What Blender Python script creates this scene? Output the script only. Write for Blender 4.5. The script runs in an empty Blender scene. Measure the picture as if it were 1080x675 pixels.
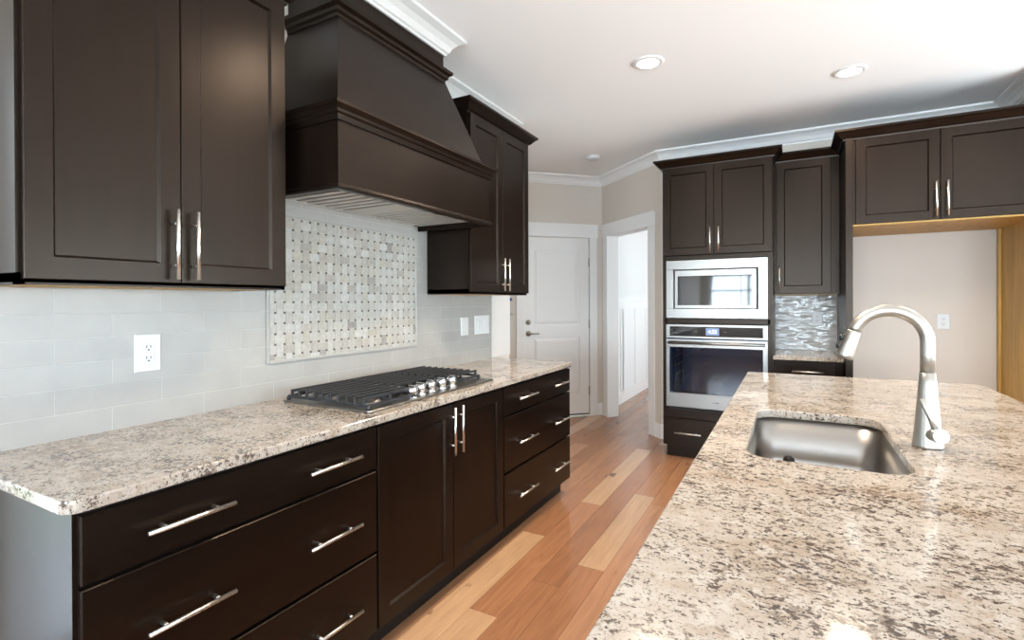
import bpy, bmesh, math, random
from mathutils import Vector, Matrix
random.seed(7)
S = bpy.context.scene
COL = S.collection

# ------------------------------------------------------------------ camera
F_PX, PY, YAW, PITCH, ROLL = 535.97, 320.376, -0.50178, -0.00317, -0.00391
CAM = Vector((1.99242, 0.0, 1.33578))
cd = bpy.data.cameras.new('camera'); cam = bpy.data.objects.new('camera', cd); COL.objects.link(cam)
cd.sensor_width = 36.0; cd.lens = F_PX / 1080 * 36.0
cd.shift_y = -(337.5 - PY) / 1080.0; cd.clip_start = 0.02; cd.clip_end = 200
_f = Vector((math.sin(YAW), math.cos(YAW), 0)); _r = Vector((math.cos(YAW), -math.sin(YAW), 0)); _u = Vector((0, 0, 1))
c, s = math.cos(PITCH), math.sin(PITCH); _f, _u = c*_f + s*_u, c*_u - s*_f
c, s = math.cos(ROLL), math.sin(ROLL); _r, _u = c*_r + s*_u, c*_u - s*_r
cam.matrix_world = Matrix(((_r.x, _u.x, -_f.x, CAM.x), (_r.y, _u.y, -_f.y, CAM.y), (_r.z, _u.z, -_f.z, CAM.z), (0, 0, 0, 1)))
S.camera = cam

# ------------------------------------------------------------------ colour management
S.view_settings.view_transform = 'Standard'; S.view_settings.look = 'None'
S.view_settings.exposure = 0.74; S.view_settings.gamma = 1.0; S.view_settings.use_curve_mapping = False
try: S.cycles.use_denoising = True
except Exception: pass
S.cycles.max_bounces = 10; S.cycles.diffuse_bounces = 6; S.cycles.glossy_bounces = 5
S.cycles.sample_clamp_indirect = 6.0

CEIL = 2.79
SKY = 2.2          # strength of the daylight outside
CAN_W = 13.0       # watts of each recessed light

# ------------------------------------------------------------------ world: pale sky above, grass and trees below the horizon
W = bpy.data.worlds.new('world'); S.world = W; W.use_nodes = True
nt = W.node_tree; nt.nodes.clear()
def nn(nt, t, **kw):
    n = nt.nodes.new(t)
    for k, v in kw.items(): setattr(n, k, v)
    return n
def lk(nt, a, b): nt.links.new(a, b)
tc = nn(nt, 'ShaderNodeTexCoord'); sp = nn(nt, 'ShaderNodeSeparateXYZ'); lk(nt, tc.outputs['Generated'], sp.inputs[0])
nz = nn(nt, 'ShaderNodeTexNoise'); nz.inputs['Scale'].default_value = 14; nz.inputs['Detail'].default_value = 6; lk(nt, tc.outputs['Generated'], nz.inputs[0])
ad = nn(nt, 'ShaderNodeMath', operation='MULTIPLY_ADD'); lk(nt, nz.outputs[0], ad.inputs[0]); ad.inputs[1].default_value = -0.12; 
lk(nt, sp.outputs[2], ad.inputs[2])
rp = nn(nt, 'ShaderNodeValToRGB'); lk(nt, ad.outputs[0], rp.inputs[0])
e = rp.color_ramp.elements; e[0].position = 0.0; e[0].color = (.16, .22, .10, 1); e[1].position = 0.55; e[1].color = (.40, .64, 1.0, 1)
for p, cc in ((.02, (.10, .16, .06, 1)), (.05, (.30, .36, .26, 1)), (.09, (.60, .78, 1.0, 1))):
    q = rp.color_ramp.elements.new(p); q.color = cc
bg = nn(nt, 'ShaderNodeBackground'); lk(nt, rp.outputs[0], bg.inputs[0]); bg.inputs[1].default_value = SKY
wo = nn(nt, 'ShaderNodeOutputWorld'); lk(nt, bg.outputs[0], wo.inputs[0])

def area(name, loc, rot, sx, sy, watts=0, color=(1, 1, 1), portal=False):
    d = bpy.data.lights.new(name, 'AREA'); d.shape = 'RECTANGLE'; d.size = sx; d.size_y = sy; d.energy = watts; d.color = color
    d.cycles.is_portal = portal
    o = bpy.data.objects.new(name, d); COL.objects.link(o); o.location = loc; o.rotation_euler = rot
    return o
PI = math.pi
DAY = (.74, .87, 1.0)
# daylight through the windows (areas sit outside the panes, in the openings)
WINS_REAR = [(0.2, 2.0), (2.3, 4.2), (4.5, 6.3)]
WINS_RIGHT = [(-3.4, -1.0), (-.6, 1.7), (2.1, 4.85)]  # the last, front opening is unseen and added to light the ceiling
for a, b in WINS_REAR: area('daylight_rear', ((a+b)/2, -4.85, 1.4), (PI/2 + .8, 0, 0), b-a, 1.7, 200, DAY)
for a, b in WINS_RIGHT: area('daylight_right', (6.95, (a+b)/2, 1.35), (PI/2 + .80, 0, PI/2), b-a, 1.9, 200 if a > 2 else 58, DAY)  # strongest through the added front window, to fill the ceiling
area('ceiling_fill_right', (8.5, 1.6, -.05), (PI - .25, 0, PI/2), 9.0, 3.0, 650, (1.0, .97, .92))  # unseen fill lamp added outside to brighten the ceiling from below
sd = bpy.data.lights.new('sun', 'SUN'); sd.energy = 16.0; sd.angle = .012; sd.color = (1.0, .95, .87)  # added so its bounce off the unseen floor brightens the ceiling
so = bpy.data.objects.new('sun', sd); COL.objects.link(so); so.location = (12, 4, 9)
so.rotation_euler = Vector((-.72, -.10, -.66)).to_track_quat('-Z', 'Y').to_euler()
area('daylight_patio', (-.35, -.75, 1.1), (PI/2, 0, -PI/2), 1.9, 2.0, 40, (.72, .86, 1.0))  # through the added patio door, for the sheen on the cabinet ends
area('daylight_hall', (2.95, 7.3, 1.6), (PI/2, 0, PI/2), 1.8, 1.6, 75, (.86, .93, 1.0))

# ------------------------------------------------------------------ materials
def mat(name, color=(.8, .8, .8), rough=.5, metal=0.0, spec=.5, coat=0.0, crough=.1, emit=None, es=0.0):
    m = bpy.data.materials.new(name); m.use_nodes = True
    b = m.node_tree.nodes['Principled BSDF']
    b.inputs['Base Color'].default_value = (*color, 1); b.inputs['Roughness'].default_value = rough
    b.inputs['Metallic'].default_value = metal; b.inputs['Specular IOR Level'].default_value = spec
    b.inputs['Coat Weight'].default_value = coat; b.inputs['Coat Roughness'].default_value = crough
    if emit: b.inputs['Emission Color'].default_value = (*emit, 1); b.inputs['Emission Strength'].default_value = es
    return m
def P(m): return m.node_tree, m.node_tree.nodes['Principled BSDF']
def coords(nt, scale=(1, 1, 1), rot=(0, 0, 0), loc=(0, 0, 0)):
    t = nn(nt, 'ShaderNodeTexCoord'); mp = nn(nt, 'ShaderNodeMapping')
    mp.inputs['Scale'].default_value = scale; mp.inputs['Rotation'].default_value = rot; mp.inputs['Location'].default_value = loc
    lk(nt, t.outputs['Object'], mp.inputs[0]); return mp.outputs[0]
def noise(nt, vec, scale, detail=4, rough=.55, dist=0.0):
    n = nn(nt, 'ShaderNodeTexNoise'); n.inputs['Scale'].default_value = scale; n.inputs['Detail'].default_value = detail
    n.inputs['Roughness'].default_value = rough; n.inputs['Distortion'].default_value = dist
    lk(nt, vec, n.inputs['Vector']); return n.outputs[0]
def ramp(nt, fac, stops, interp='LINEAR'):
    r = nn(nt, 'ShaderNodeValToRGB'); r.color_ramp.interpolation = interp
    el = r.color_ramp.elements
    while len(el) < len(stops): el.new(.5)
    for x, (p, cc) in zip(el, stops):
        x.position = p; x.color = (*cc, 1) if len(cc) == 3 else cc
    lk(nt, fac, r.inputs[0]); return r.outputs[0]
def mixc(nt, fac, a, b, mode='MIX'):
    m = nn(nt, 'ShaderNodeMix', data_type='RGBA', blend_type=mode)
    for sock, v in ((m.inputs[0], fac), (m.inputs[6], a), (m.inputs[7], b)):
        if isinstance(v, (int, float)): sock.default_value = v
        elif isinstance(v, tuple): sock.default_value = (*v, 1)
        else: lk(nt, v, sock)
    return m.outputs[2]
def bump(nt, b, h, strength=.1, dist=.002):
    n = nn(nt, 'ShaderNodeBump'); n.inputs['Strength'].default_value = strength; n.inputs['Distance'].default_value = dist
    lk(nt, h, n.inputs['Height']); lk(nt, n.outputs[0], b.inputs['Normal'])
G = lambda v: (v, v, v)

def espresso(name, horizontal=False):
    m = mat(name, (.03, .02, .016), .36, spec=.24, coat=.02, crough=.22)
    nt, b = P(m)
    sc = (3, 1.2, 26) if horizontal else (9, 9, .9)
    g = noise(nt, coords(nt, sc), 2.2, 5, .6, .6)
    g2 = noise(nt, coords(nt, (1, 1, 1)), 3.0, 3)
    c1 = ramp(nt, g, [(.3, (.0046, .0026, .0017)), (.7, (.0098, .0056, .0037))])
    lk(nt, mixc(nt, .35, c1, ramp(nt, g2, [(.3, (.0046, .0026, .0017)), (.7, (.0098, .0057, .0040))])), b.inputs['Base Color'])
    b.inputs['Specular Tint'].default_value = (1.0, .80, .66, 1)
    lk(nt, ramp(nt, g2, [(.3, G(.29)), (.7, G(.32))]), b.inputs['Roughness'])
    return m
M = {}
M['wood'] = espresso('espresso_stained_maple')
M['woodh'] = espresso('espresso_stained_maple_horizontal_grain', True)
def paint(name, col, rough=.6, bs=.04):
    m = mat(name, col, rough); nt, b = P(m)
    bump(nt, b, noise(nt, coords(nt), 260, 2), bs, .001)
    return m
M['wall'] = paint('greige_wall_paint', (.62, .565, .50))
M['hallwall'] = paint('pale_hall_paint', (.66, .66, .66))
M['ceil'] = paint('ceiling_paint', (.89, .89, .885), .8)
M['trim'] = paint('white_trim_paint', (.78, .775, .76), .38, .01)
M['door'] = paint('white_door_paint', (.80, .795, .775), .42, .01)
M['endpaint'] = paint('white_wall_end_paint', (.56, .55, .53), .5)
M['crown'] = paint('dimmed_trim_paint', (.52, .515, .50), .4, .01)  # darker copy of the trim paint, offsetting strong light on the near crown
M['plastic'] = mat('white_plastic', (.60, .605, .60), .3)
M['slot'] = mat('dark_slot', (.03, .03, .03), .6)
M['black'] = mat('black_enamel', (.012, .012, .013), .35)
M['iron'] = mat('cast_iron', (.020, .021, .024), .42)
M['dark'] = mat('black_gap', (.008, .008, .008), .6)
M['blue'] = mat('blue_sticker', (.01, .05, .35), .5)
M['glassblack'] = mat('black_appliance_glass', (.012, .012, .012), .04, spec=.6)
M['display'] = mat('lit_display', (.05, .08, .16), .3, emit=(.20, .28, .48), es=.45)
M['digits'] = mat('lit_digits', (.8, .85, 1), .4, emit=(.8, .88, 1), es=1.0)
M['ochre'] = None
def ochre():
    m = mat('unfinished_maple_plywood', (.55, .33, .12), .5); nt, b = P(m)
    g = noise(nt, coords(nt, (6, 6, .7)), 3, 5, .6, .5)
    lk(nt, ramp(nt, g, [(.3, (.44, .25, .050)), (.7, (.62, .38, .095))]), b.inputs['Base Color']); return m
M['ochre'] = ochre()
def steel(name, col=(.66, .65, .63), rough=.30, stretch=(2, 2, 160), amt=.02):
    m = mat(name, col, rough, 1.0); nt, b = P(m)
    g = noise(nt, coords(nt, stretch), 4, 2)
    lk(nt, ramp(nt, g, [(.3, G(rough - amt)), (.7, G(rough + amt))]), b.inputs['Roughness'])
    return m
M['steel'] = steel('brushed_stainless_steel', (.265, .255, .24))
M['liner'] = mat('matte_hood_steel', (.62, .60, .57), .55, .75)
M['sink'] = steel('satin_sink_steel', (.35, .335, .315), .3, (60, 60, 2), .02)
M['nickel'] = steel('brushed_nickel', (.46, .44, .405), .34, (90, 90, 4), .05)
M['handle'] = steel('satin_nickel_bar', (.74, .71, .66), .30, (40, 40, 40), .03)
M['chrome'] = mat('polished_knob_metal', (.75, .75, .75), .16, 1.0)
M['brass'] = mat('aged_nickel_lock', (.36, .33, .27), .3, 1.0)

def granite(name, rot):
    m = mat(name, (.735, .640, .534), .1, spec=.5); nt, b = P(m)
    st = coords(nt, (.82, 1.15, 1), (0, 0, rot), (3.1, 1.7, 0)); st2 = coords(nt, (.88, 1.1, 1), (0, 0, rot + .3), (7.3, 4.1, 2))
    iso = coords(nt, (1, 1, 1), (0, 0, rot), (1.3, .7, .4))
    ground = ramp(nt, noise(nt, st, 5.5, 6, .62, .6), [(.28, (.304, .236, .179)), (.39, (.352, .294, .237)), (.48, (.394, .345, .293)), (.62, (.430, .386, .336))])
    wsp = noise(nt, iso, 22, 4, .6, .5)                                        # pale quartz patches
    c0 = mixc(nt, ramp(nt, wsp, [(.50, G(0)), (.60, G(.75))]), ground, (.467, .427, .376))
    tan = noise(nt, st2, 13, 5, .62, .4)                                       # tan feldspar
    c0 = mixc(nt, ramp(nt, tan, [(.57, G(0)), (.70, G(.5))]), c0, (.268, .189, .132))
    grain = noise(nt, iso, 150, 3, .7)                                         # fine peppering
    c1 = mixc(nt, ramp(nt, grain, [(.55, G(0)), (.63, G(.6))]), c0, (.217, .171, .136))
    clus = noise(nt, st, 6.5, 5, .62, .4)                                      # where dark minerals gather
    def speck(c, vec, scale, k, lo, hi, amt, col, dist=.3):
        n_ = noise(nt, vec, scale, 6, .66, dist)
        mu = nn(nt, 'ShaderNodeMath', operation='MULTIPLY_ADD'); lk(nt, clus, mu.inputs[0]); mu.inputs[1].default_value = k; lk(nt, n_, mu.inputs[2])
        return mixc(nt, ramp(nt, mu.outputs[0], [(lo, G(0)), (hi, G(amt))]), c, col)
    c2 = speck(c1, st2, 52, .34, .738, .785, .7, (.171, .128, .098))
    c3 = speck(c2, st, 88, .32, .712, .752, .95, (.082, .060, .048))
    c4 = speck(c3, iso, 115, .22, .705, .735, .95, (.032, .024, .020), .2)
    lk(nt, c4, b.inputs['Base Color'])
    lk(nt, ramp(nt, grain, [(.4, G(.075)), (.65, G(.13))]), b.inputs['Roughness'])
    return m
M['granite'] = granite('cream_granite', -.12)
M['granite2'] = granite('cream_granite_wall_run', .75)

def tile(name, col_a, col_b, grout, axis, wav=.25, rough=.12, loc=(0, 0, 0), wsc=(1, 1, 1)):
    """subway tile: running bond 305 x 78 mm on a wall; axis picks the wall's horizontal direction"""
    m = mat(name, col_a, rough, spec=.6); nt, b = P(m)
    t = nn(nt, 'ShaderNodeTexCoord'); sp = nn(nt, 'ShaderNodeSeparateXYZ'); lk(nt, t.outputs['Object'], sp.inputs[0])
    cb = nn(nt, 'ShaderNodeCombineXYZ'); lk(nt, sp.outputs[axis], cb.inputs[0]); lk(nt, sp.outputs[2], cb.inputs[1])
    mp = nn(nt, 'ShaderNodeMapping'); mp.inputs['Location'].default_value = loc; lk(nt, cb.outputs[0], mp.inputs[0])
    br = nn(nt, 'ShaderNodeTexBrick'); lk(nt, mp.outputs[0], br.inputs['Vector'])
    br.inputs['Scale'].default_value = 1.0; br.inputs['Brick Width'].default_value = .302; br.inputs['Row Height'].default_value = .078
    br.inputs['Mortar Size'].default_value = .0016; br.inputs['Mortar Smooth'].default_value = .3; br.inputs['Bias'].default_value = 0
    br.inputs['Color1'].default_value = (*col_a, 1); br.inputs['Color2'].default_value = (*col_b, 1); br.inputs['Mortar'].default_value = (*grout, 1)
    n1 = noise(nt, mp.outputs[0], 9, 3)
    lk(nt, mixc(nt, .25, br.outputs[0], ramp(nt, n1, [(.3, tuple(x*.86 for x in col_a)), (.7, tuple(min(1, x*1.1) for x in col_b))])), b.inputs['Base Color'])
    mw = nn(nt, 'ShaderNodeMapping'); mw.inputs['Scale'].default_value = wsc; lk(nt, mp.outputs[0], mw.inputs[0])
    wv = noise(nt, mw.outputs[0], 16, 2, .4)
    b1 = nn(nt, 'ShaderNodeBump'); b1.inputs['Strength'].default_value = wav; b1.inputs['Distance'].default_value = .02; lk(nt, wv, b1.inputs['Height'])
    b2 = nn(nt, 'ShaderNodeBump', invert=True); b2.inputs['Strength'].default_value = .5; b2.inputs['Distance'].default_value = .003
    lk(nt, br.outputs['Fac'], b2.inputs['Height']); lk(nt, b1.outputs[0], b2.inputs['Normal']); lk(nt, b2.outputs[0], b.inputs['Normal'])
    return m
M['tile'] = tile('pale_grey_glossy_subway_tile', (.325, .318, .300), (.352, .345, .325), (.44, .435, .42), 1, .06, .34, (-.541 + .151, -.914, 0))
M['tile_back'] = tile('wavy_glossy_subway_tile', (.40, .39, .365), (.44, .43, .41), (.48, .47, .45), 0, .55, .08, (.05, -.914, 0), (.55, 1.5, 1))

def attr_mat(name, rough, wood=False):
    m = mat(name, (.5, .5, .5), rough); nt, b = P(m)
    a = nn(nt, 'ShaderNodeAttribute'); a.attribute_name = 'tint'
    if wood:
        a2 = nn(nt, 'ShaderNodeAttribute'); a2.attribute_name = 'shift'
        t = nn(nt, 'ShaderNodeTexCoord'); vm = nn(nt, 'ShaderNodeVectorMath', operation='ADD'); lk(nt, t.outputs['Object'], vm.inputs[0]); lk(nt, a2.outputs['Color'], vm.inputs[1])
        mp = nn(nt, 'ShaderNodeMapping'); mp.inputs['Scale'].default_value = (6, .7, 1); lk(nt, vm.outputs[0], mp.inputs[0])
        g = noise(nt, mp.outputs[0], 3.0, 3, .5, 1.6)
        mp2 = nn(nt, 'ShaderNodeMapping'); mp2.inputs['Scale'].default_value = (55, 1.2, 1); lk(nt, vm.outputs[0], mp2.inputs[0])
        g2 = noise(nt, mp2.outputs[0], 2, 2, .5, .5)
        c1 = mixc(nt, 1.0, a.outputs['Color'], ramp(nt, g, [(.25, G(.84)), (.5, G(.98)), (.75, G(1.10))]), 'MULTIPLY')
        c2 = mixc(nt, 1.0, c1, ramp(nt, g2, [(.25, G(.88)), (.7, G(1.05))]), 'MULTIPLY')
        mp3 = nn(nt, 'ShaderNodeMapping'); mp3.inputs['Scale'].default_value = (3.2, 1.5, 1); lk(nt, vm.outputs[0], mp3.inputs[0])
        kn = noise(nt, mp3.outputs[0], 2.2, 3, .5)
        c3 = mixc(nt, ramp(nt, kn, [(.685, G(0)), (.74, G(.85))]), c2, (.075, .040, .022))
        lk(nt, c3, b.inputs['Base Color'])
    else:
        n = noise(nt, coords(nt), 55, 4)
        lk(nt, mixc(nt, .5, a.outputs['Color'], ramp(nt, n, [(.3, G(.72)), (.7, G(1.1))]), 'MULTIPLY'), b.inputs['Base Color'])
    return m
M['floor'] = attr_mat('hickory_plank_floor', .20, True)
M['mosaic'] = attr_mat('marble_basketweave', .2)
def glass(name, tint, gl=.5, ior=1.5):
    m = bpy.data.materials.new(name); m.use_nodes = True; nt = m.node_tree; nt.nodes.clear()
    tr = nn(nt, 'ShaderNodeBsdfTransparent'); tr.inputs[0].default_value = (*tint, 1)
    g = nn(nt, 'ShaderNodeBsdfGlossy'); g.inputs['Roughness'].default_value = .01
    fr = nn(nt, 'ShaderNodeFresnel'); fr.inputs[0].default_value = ior
    mx = nn(nt, 'ShaderNodeMixShader'); lk(nt, fr.outputs[0], mx.inputs[0]); lk(nt, tr.outputs[0], mx.inputs[1]); lk(nt, g.outputs[0], mx.inputs[2])
    o = nn(nt, 'ShaderNodeOutputMaterial'); lk(nt, mx.outputs[0], o.inputs[0]); return m
M['pane'] = glass('window_glass', (.97, .98, .98))
M['ovenglass'] = glass('tinted_oven_glass', (.50, .53, .57), ior=1.55)
M['cavity_blue'] = mat('cavity_reflection_blue', (.015, .10, .36), .25)  # cavity coloured blue to stand in for daylight reflected in the oven door
M['bulb'] = mat('lit_lamp_lens', (1, .95, .85), .4, emit=(1, .93, .82), es=22)

# ------------------------------------------------------------------ mesh helpers
def box(bm, x0, x1, y0, y1, z0, z1, bev=0.0, seg=2):
    t = bmesh.new()
    v = [t.verts.new((x, y, z)) for x in (x0, x1) for y in (y0, y1) for z in (z0, z1)]
    for f in ((0, 1, 3, 2), (4, 6, 7, 5), (0, 4, 5, 1), (2, 3, 7, 6), (0, 2, 6, 4), (1, 5, 7, 3)): t.faces.new([v[i] for i in f])
    if bev > 0: bmesh.ops.bevel(t, geom=t.edges[:], offset=bev, segments=seg, affect='EDGES', profile=.5)
    merge(bm, t)
def merge(bm, t):
    bmesh.ops.recalc_face_normals(t, faces=t.faces[:])
    me = bpy.data.meshes.new('tmp'); t.to_mesh(me); t.free(); bm.from_mesh(me); bpy.data.meshes.remove(me)
def cyl(bm, p0, p1, r0, r1=None, seg=20, caps=True):
    r1 = r0 if r1 is None else r1
    tube(bm, [p0, p1], [r0, r1], seg, caps)
def tube(bm, pts, rad, seg=20, caps=True, smooth=True):
    t = bmesh.new(); pts = [Vector(p) for p in pts]; rings = []; n0 = None
    for i, p in enumerate(pts):
        d = (pts[min(i+1, len(pts)-1)] - pts[max(i-1, 0)])
        if d.length < 1e-9: d = rings and last or Vector((0, 0, 1))
        d.normalize(); last = d
        if n0 is None:
            n0 = d.orthogonal().normalized()
        else:
            n0 = (n0 - d * n0.dot(d)); n0 = n0.normalized() if n0.length > 1e-6 else d.orthogonal().normalized()
        b = d.cross(n0); r = rad[i] if isinstance(rad, (list, tuple)) else rad
        rings.append([t.verts.new(p + (n0*math.cos(a) + b*math.sin(a))*r) for a in [2*PI*k/seg for k in range(seg)]])
    for a, b in zip(rings, rings[1:]):
        for k in range(seg):
            f = t.faces.new((a[k], a[(k+1) % seg], b[(k+1) % seg], b[k])); f.smooth = smooth
    if caps: t.faces.new(rings[0][::-1]); t.faces.new(rings[-1])
    merge(bm, t)
def lathe(bm, cx, cy, prof, seg=28, axis='Z'):
    """prof: (radius, height) pairs turned about a vertical axis"""
    t = bmesh.new(); rings = []
    for r, z in prof:
        rings.append([t.verts.new((cx + r*math.cos(2*PI*k/seg), cy + r*math.sin(2*PI*k/seg), z)) for k in range(seg)] if r > 1e-6 else [t.verts.new((cx, cy, z))])
    for a, b in zip(rings, rings[1:]):
        for k in range(seg):
            j = (k+1) % seg
            vs = [a[k % len(a)], a[j % len(a)], b[j % len(b)], b[k % len(b)]]
            u = []
            for v in vs:
                if v not in u: u.append(v)
            if len(u) > 2:
                f = t.faces.new(u); f.smooth = True
    merge(bm, t)
def rings(bm, mp, u0, u1, v0, v1, seq, back=True):
    """loft of inset rectangles: seq of (inset, n); mp maps (u, v, n) to the world"""
    t = bmesh.new(); rs = []
    for i, n in seq:
        rs.append([t.verts.new(mp(u, v, n)) for u, v in ((u0+i, v0+i), (u1-i, v0+i), (u1-i, v1-i), (u0+i, v1-i))])
    for a, b in zip(rs, rs[1:]):
        for k in range(4): t.faces.new((a[k], a[(k+1) % 4], b[(k+1) % 4], b[k]))
    t.faces.new(rs[-1])
    if back: t.faces.new(rs[0][::-1])
    merge(bm, t)
def sweep(bm, path, prof, closed=False, side=1, z0=0.0):
    """mitred moulding: path of (x, y), prof of (outward, z) closed polygon; outward is to the right of the path for side=1"""
    t = bmesh.new(); n = len(path); pts = [Vector((*p, 0)) for p in path]; secs = []
    for i, p in enumerate(pts):
        def nrm(a, b):
            d = (b-a).normalized(); return Vector((d.y, -d.x, 0))*side
        if closed or 0 < i < n-1:
            n1 = nrm(pts[i-1], p); n2 = nrm(p, pts[(i+1) % n]); m = (n1+n2).normalized(); m = m / max(.2, m.dot(n1))
        elif i == 0: m = nrm(p, pts[1])
        else: m = nrm(pts[i-1], p)
        secs.append([t.verts.new(p + m*o + Vector((0, 0, z0+z))) for o, z in prof])
    k = len(prof)
    for i in range(n if closed else n-1):
        a, b = secs[i], secs[(i+1) % n]
        for j in range(k): t.faces.new((a[j], a[(j+1) % k], b[(j+1) % k], b[j]))
    if not closed: t.faces.new(secs[0][::-1]); t.faces.new(secs[-1])
    merge(bm, t)
def prism(bm, poly, z0, z1, mp=None):
    t = bmesh.new(); mp = mp or (lambda x, y, z: (x, y, z))
    a = [t.verts.new(mp(x, y, z0)) for x, y in poly]; b = [t.verts.new(mp(x, y, z1)) for x, y in poly]
    for i in range(len(poly)): t.faces.new((a[i], a[(i+1) % len(a)], b[(i+1) % len(a)], b[i]))
    t.faces.new(a[::-1]); t.faces.new(b); merge(bm, t)
def rrect(x0, x1, y0, y1, r, seg=8):
    """rounded rectangle; r is one radius or four (x0y0, x1y0, x1y1, x0y1)"""
    r = [r]*4 if not isinstance(r, (list, tuple)) else r; out = []
    for (cx, cy, a0), rr in zip(((x0, y0, PI), (x1, y0, 1.5*PI), (x1, y1, 0), (x0, y1, .5*PI)), r):
        if rr <= 0: out.append((cx, cy)); continue
        ox = cx + (rr if cx == x0 else -rr); oy = cy + (rr if cy == y0 else -rr)
        out += [(ox + rr*math.cos(a0 + .5*PI*k/seg), oy + rr*math.sin(a0 + .5*PI*k/seg)) for k in range(seg+1)]
    return out
def slab(bm, outline, z0, z1, holes=(), ease=.004):
    t = bmesh.new()
    for loop in [outline] + list(holes):
        vs = [t.verts.new((x, y, z1)) for x, y in loop]
        for i in range(len(vs)): t.edges.new((vs[i], vs[(i+1) % len(vs)]))
    bmesh.ops.triangle_fill(t, edges=t.edges[:], use_beauty=True, use_dissolve=False)
    r = bmesh.ops.extrude_face_region(t, geom=t.faces[:])
    bmesh.ops.translate(t, vec=(0, 0, z0-z1), verts=[v for v in r['geom'] if isinstance(v, bmesh.types.BMVert)])
    bmesh.ops.recalc_face_normals(t, faces=t.faces[:])
    if ease:
        ed = [e_ for e_ in t.edges if len(e_.link_faces) == 2 and e_.link_faces[0].normal.angle(e_.link_faces[1].normal) > 1.2 and abs(e_.verts[0].co.z - e_.verts[1].co.z) < 1e-6]
        bmesh.ops.bevel(t, geom=ed, offset=ease, segments=3, affect='EDGES', profile=.5)
    merge(bm, t)

# ------------------------------------------------------------------ object helpers
def link_mesh(name, bm, m, parent=None, smooth=False):
    if parent is not None:
        o_ = parent
        org = Vector(o_.get('_o', (0, 0, 0)))
        for v in bm.verts: v.co -= org
    me = bpy.data.meshes.new(name); bm.to_mesh(me); bm.free()
    ms = m if isinstance(m, (list, tuple)) else [m]
    for q in ms: me.materials.append(q)
    ob = bpy.data.objects.new(name, me); COL.objects.link(ob)
    if smooth:
        for p in me.polygons: p.use_smooth = True
    if parent is not None:
        ob.parent = parent; ob['_o'] = list(parent['_o'])
    return ob
def thing(name, label, cat, loc, group=None):
    o = bpy.data.objects.new(name, None); COL.objects.link(o); o.location = loc; o['_o'] = list(loc)
    o['label'] = label; o['category'] = cat
    o.empty_display_size = .05
    if group: o['group'] = group
    return o
def solo(name, bm, m, label, cat, group=None, smooth=False):
    o = link_mesh(name, bm, m, None, smooth); o['label'] = label; o['category'] = cat; o['_o'] = [0, 0, 0]
    if group: o['group'] = group
    return o
def struct(name, bm, m, label=None, cat=None, smooth=False):
    o = link_mesh(name, bm, m, None, smooth); o['kind'] = 'structure'; o['_o'] = [0, 0, 0]
    if label: o['label'] = label; o['category'] = cat
    return o
def part(name, parent, m, fn, smooth=False, label=None):
    bm = bmesh.new(); fn(bm); o = link_mesh(name, bm, m, parent, smooth)
    if label: o['label'] = label
    return o
def BM(fn):
    bm = bmesh.new(); fn(bm); return bm
LW = lambda u, v, n: (n, u, v)          # left wall: u along Y, n towards +X
BW = lambda u, v, n: (u, n, v)          # back wall: u along X, n is Y
def shaker(bm, mp, u0, u1, v0, v1, front, sgn, th=.02, rail=.058):
    f = lambda d: front - sgn*d
    rings(bm, mp, u0, u1, v0, v1, [(0, f(th)), (0, f(.002)), (.002, f(0)), (rail, f(0)), (rail+.007, f(.010))])
def flatfront(bm, mp, u0, u1, v0, v1, front, sgn, th=.02):
    f = lambda d: front - sgn*d
    rings(bm, mp, u0, u1, v0, v1, [(0, f(th)), (0, f(.0025)), (.0025, f(0))])
def bar(bm, mp, vertical, c, a0, a1, front, sgn, r=.006, off=.032):
    """bar pull; c is the fixed coordinate, a0..a1 the run"""
    n = front + sgn*off
    pt = (lambda a, nn_: mp(c, a, nn_)) if vertical else (lambda a, nn_: mp(a, c, nn_))
    cyl(bm, pt(a0, n), pt(a1, n), r, seg=16)
    L = a1-a0
    for k in (.2, .8): cyl(bm, pt(a0+k*L, front-sgn*.001), pt(a0+k*L, n), r*.8, seg=12)
def door(parent, mp, u0, u1, v0, v1, front, sgn, handle=None, hlabel=None):
    d = part('door', parent, M['wood'], lambda b: shaker(b, mp, u0, u1, v0, v1, front, sgn))
    if handle: part('handle', d, M['handle'], lambda b: bar(b, mp, *handle, front, sgn), True, None)
    return d
def drawer(parent, mp, u0, u1, v0, v1, front, sgn, hs, name='drawer'):
    d = part(name, parent, M['woodh'], lambda b: flatfront(b, mp, u0, u1, v0, v1, front, sgn))
    for h in hs: part('handle', d, M['handle'], lambda b: bar(b, mp, *h, front, sgn), True)
    return d
CROWN_CAB = [(0, 0), (.010, 0), (.012, .010), (.022, .014), (.045, .040), (.058, .052), (.066, .054), (.066, .068), (0, .068)]
CROWN = [(0, -.098), (.010, -.098), (.013, -.086), (.022, -.080), (.036, -.052), (.058, -.030), (.078, -.020), (.090, -.014), (.093, -.003), (.093, .0), (0, 0)]

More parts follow.
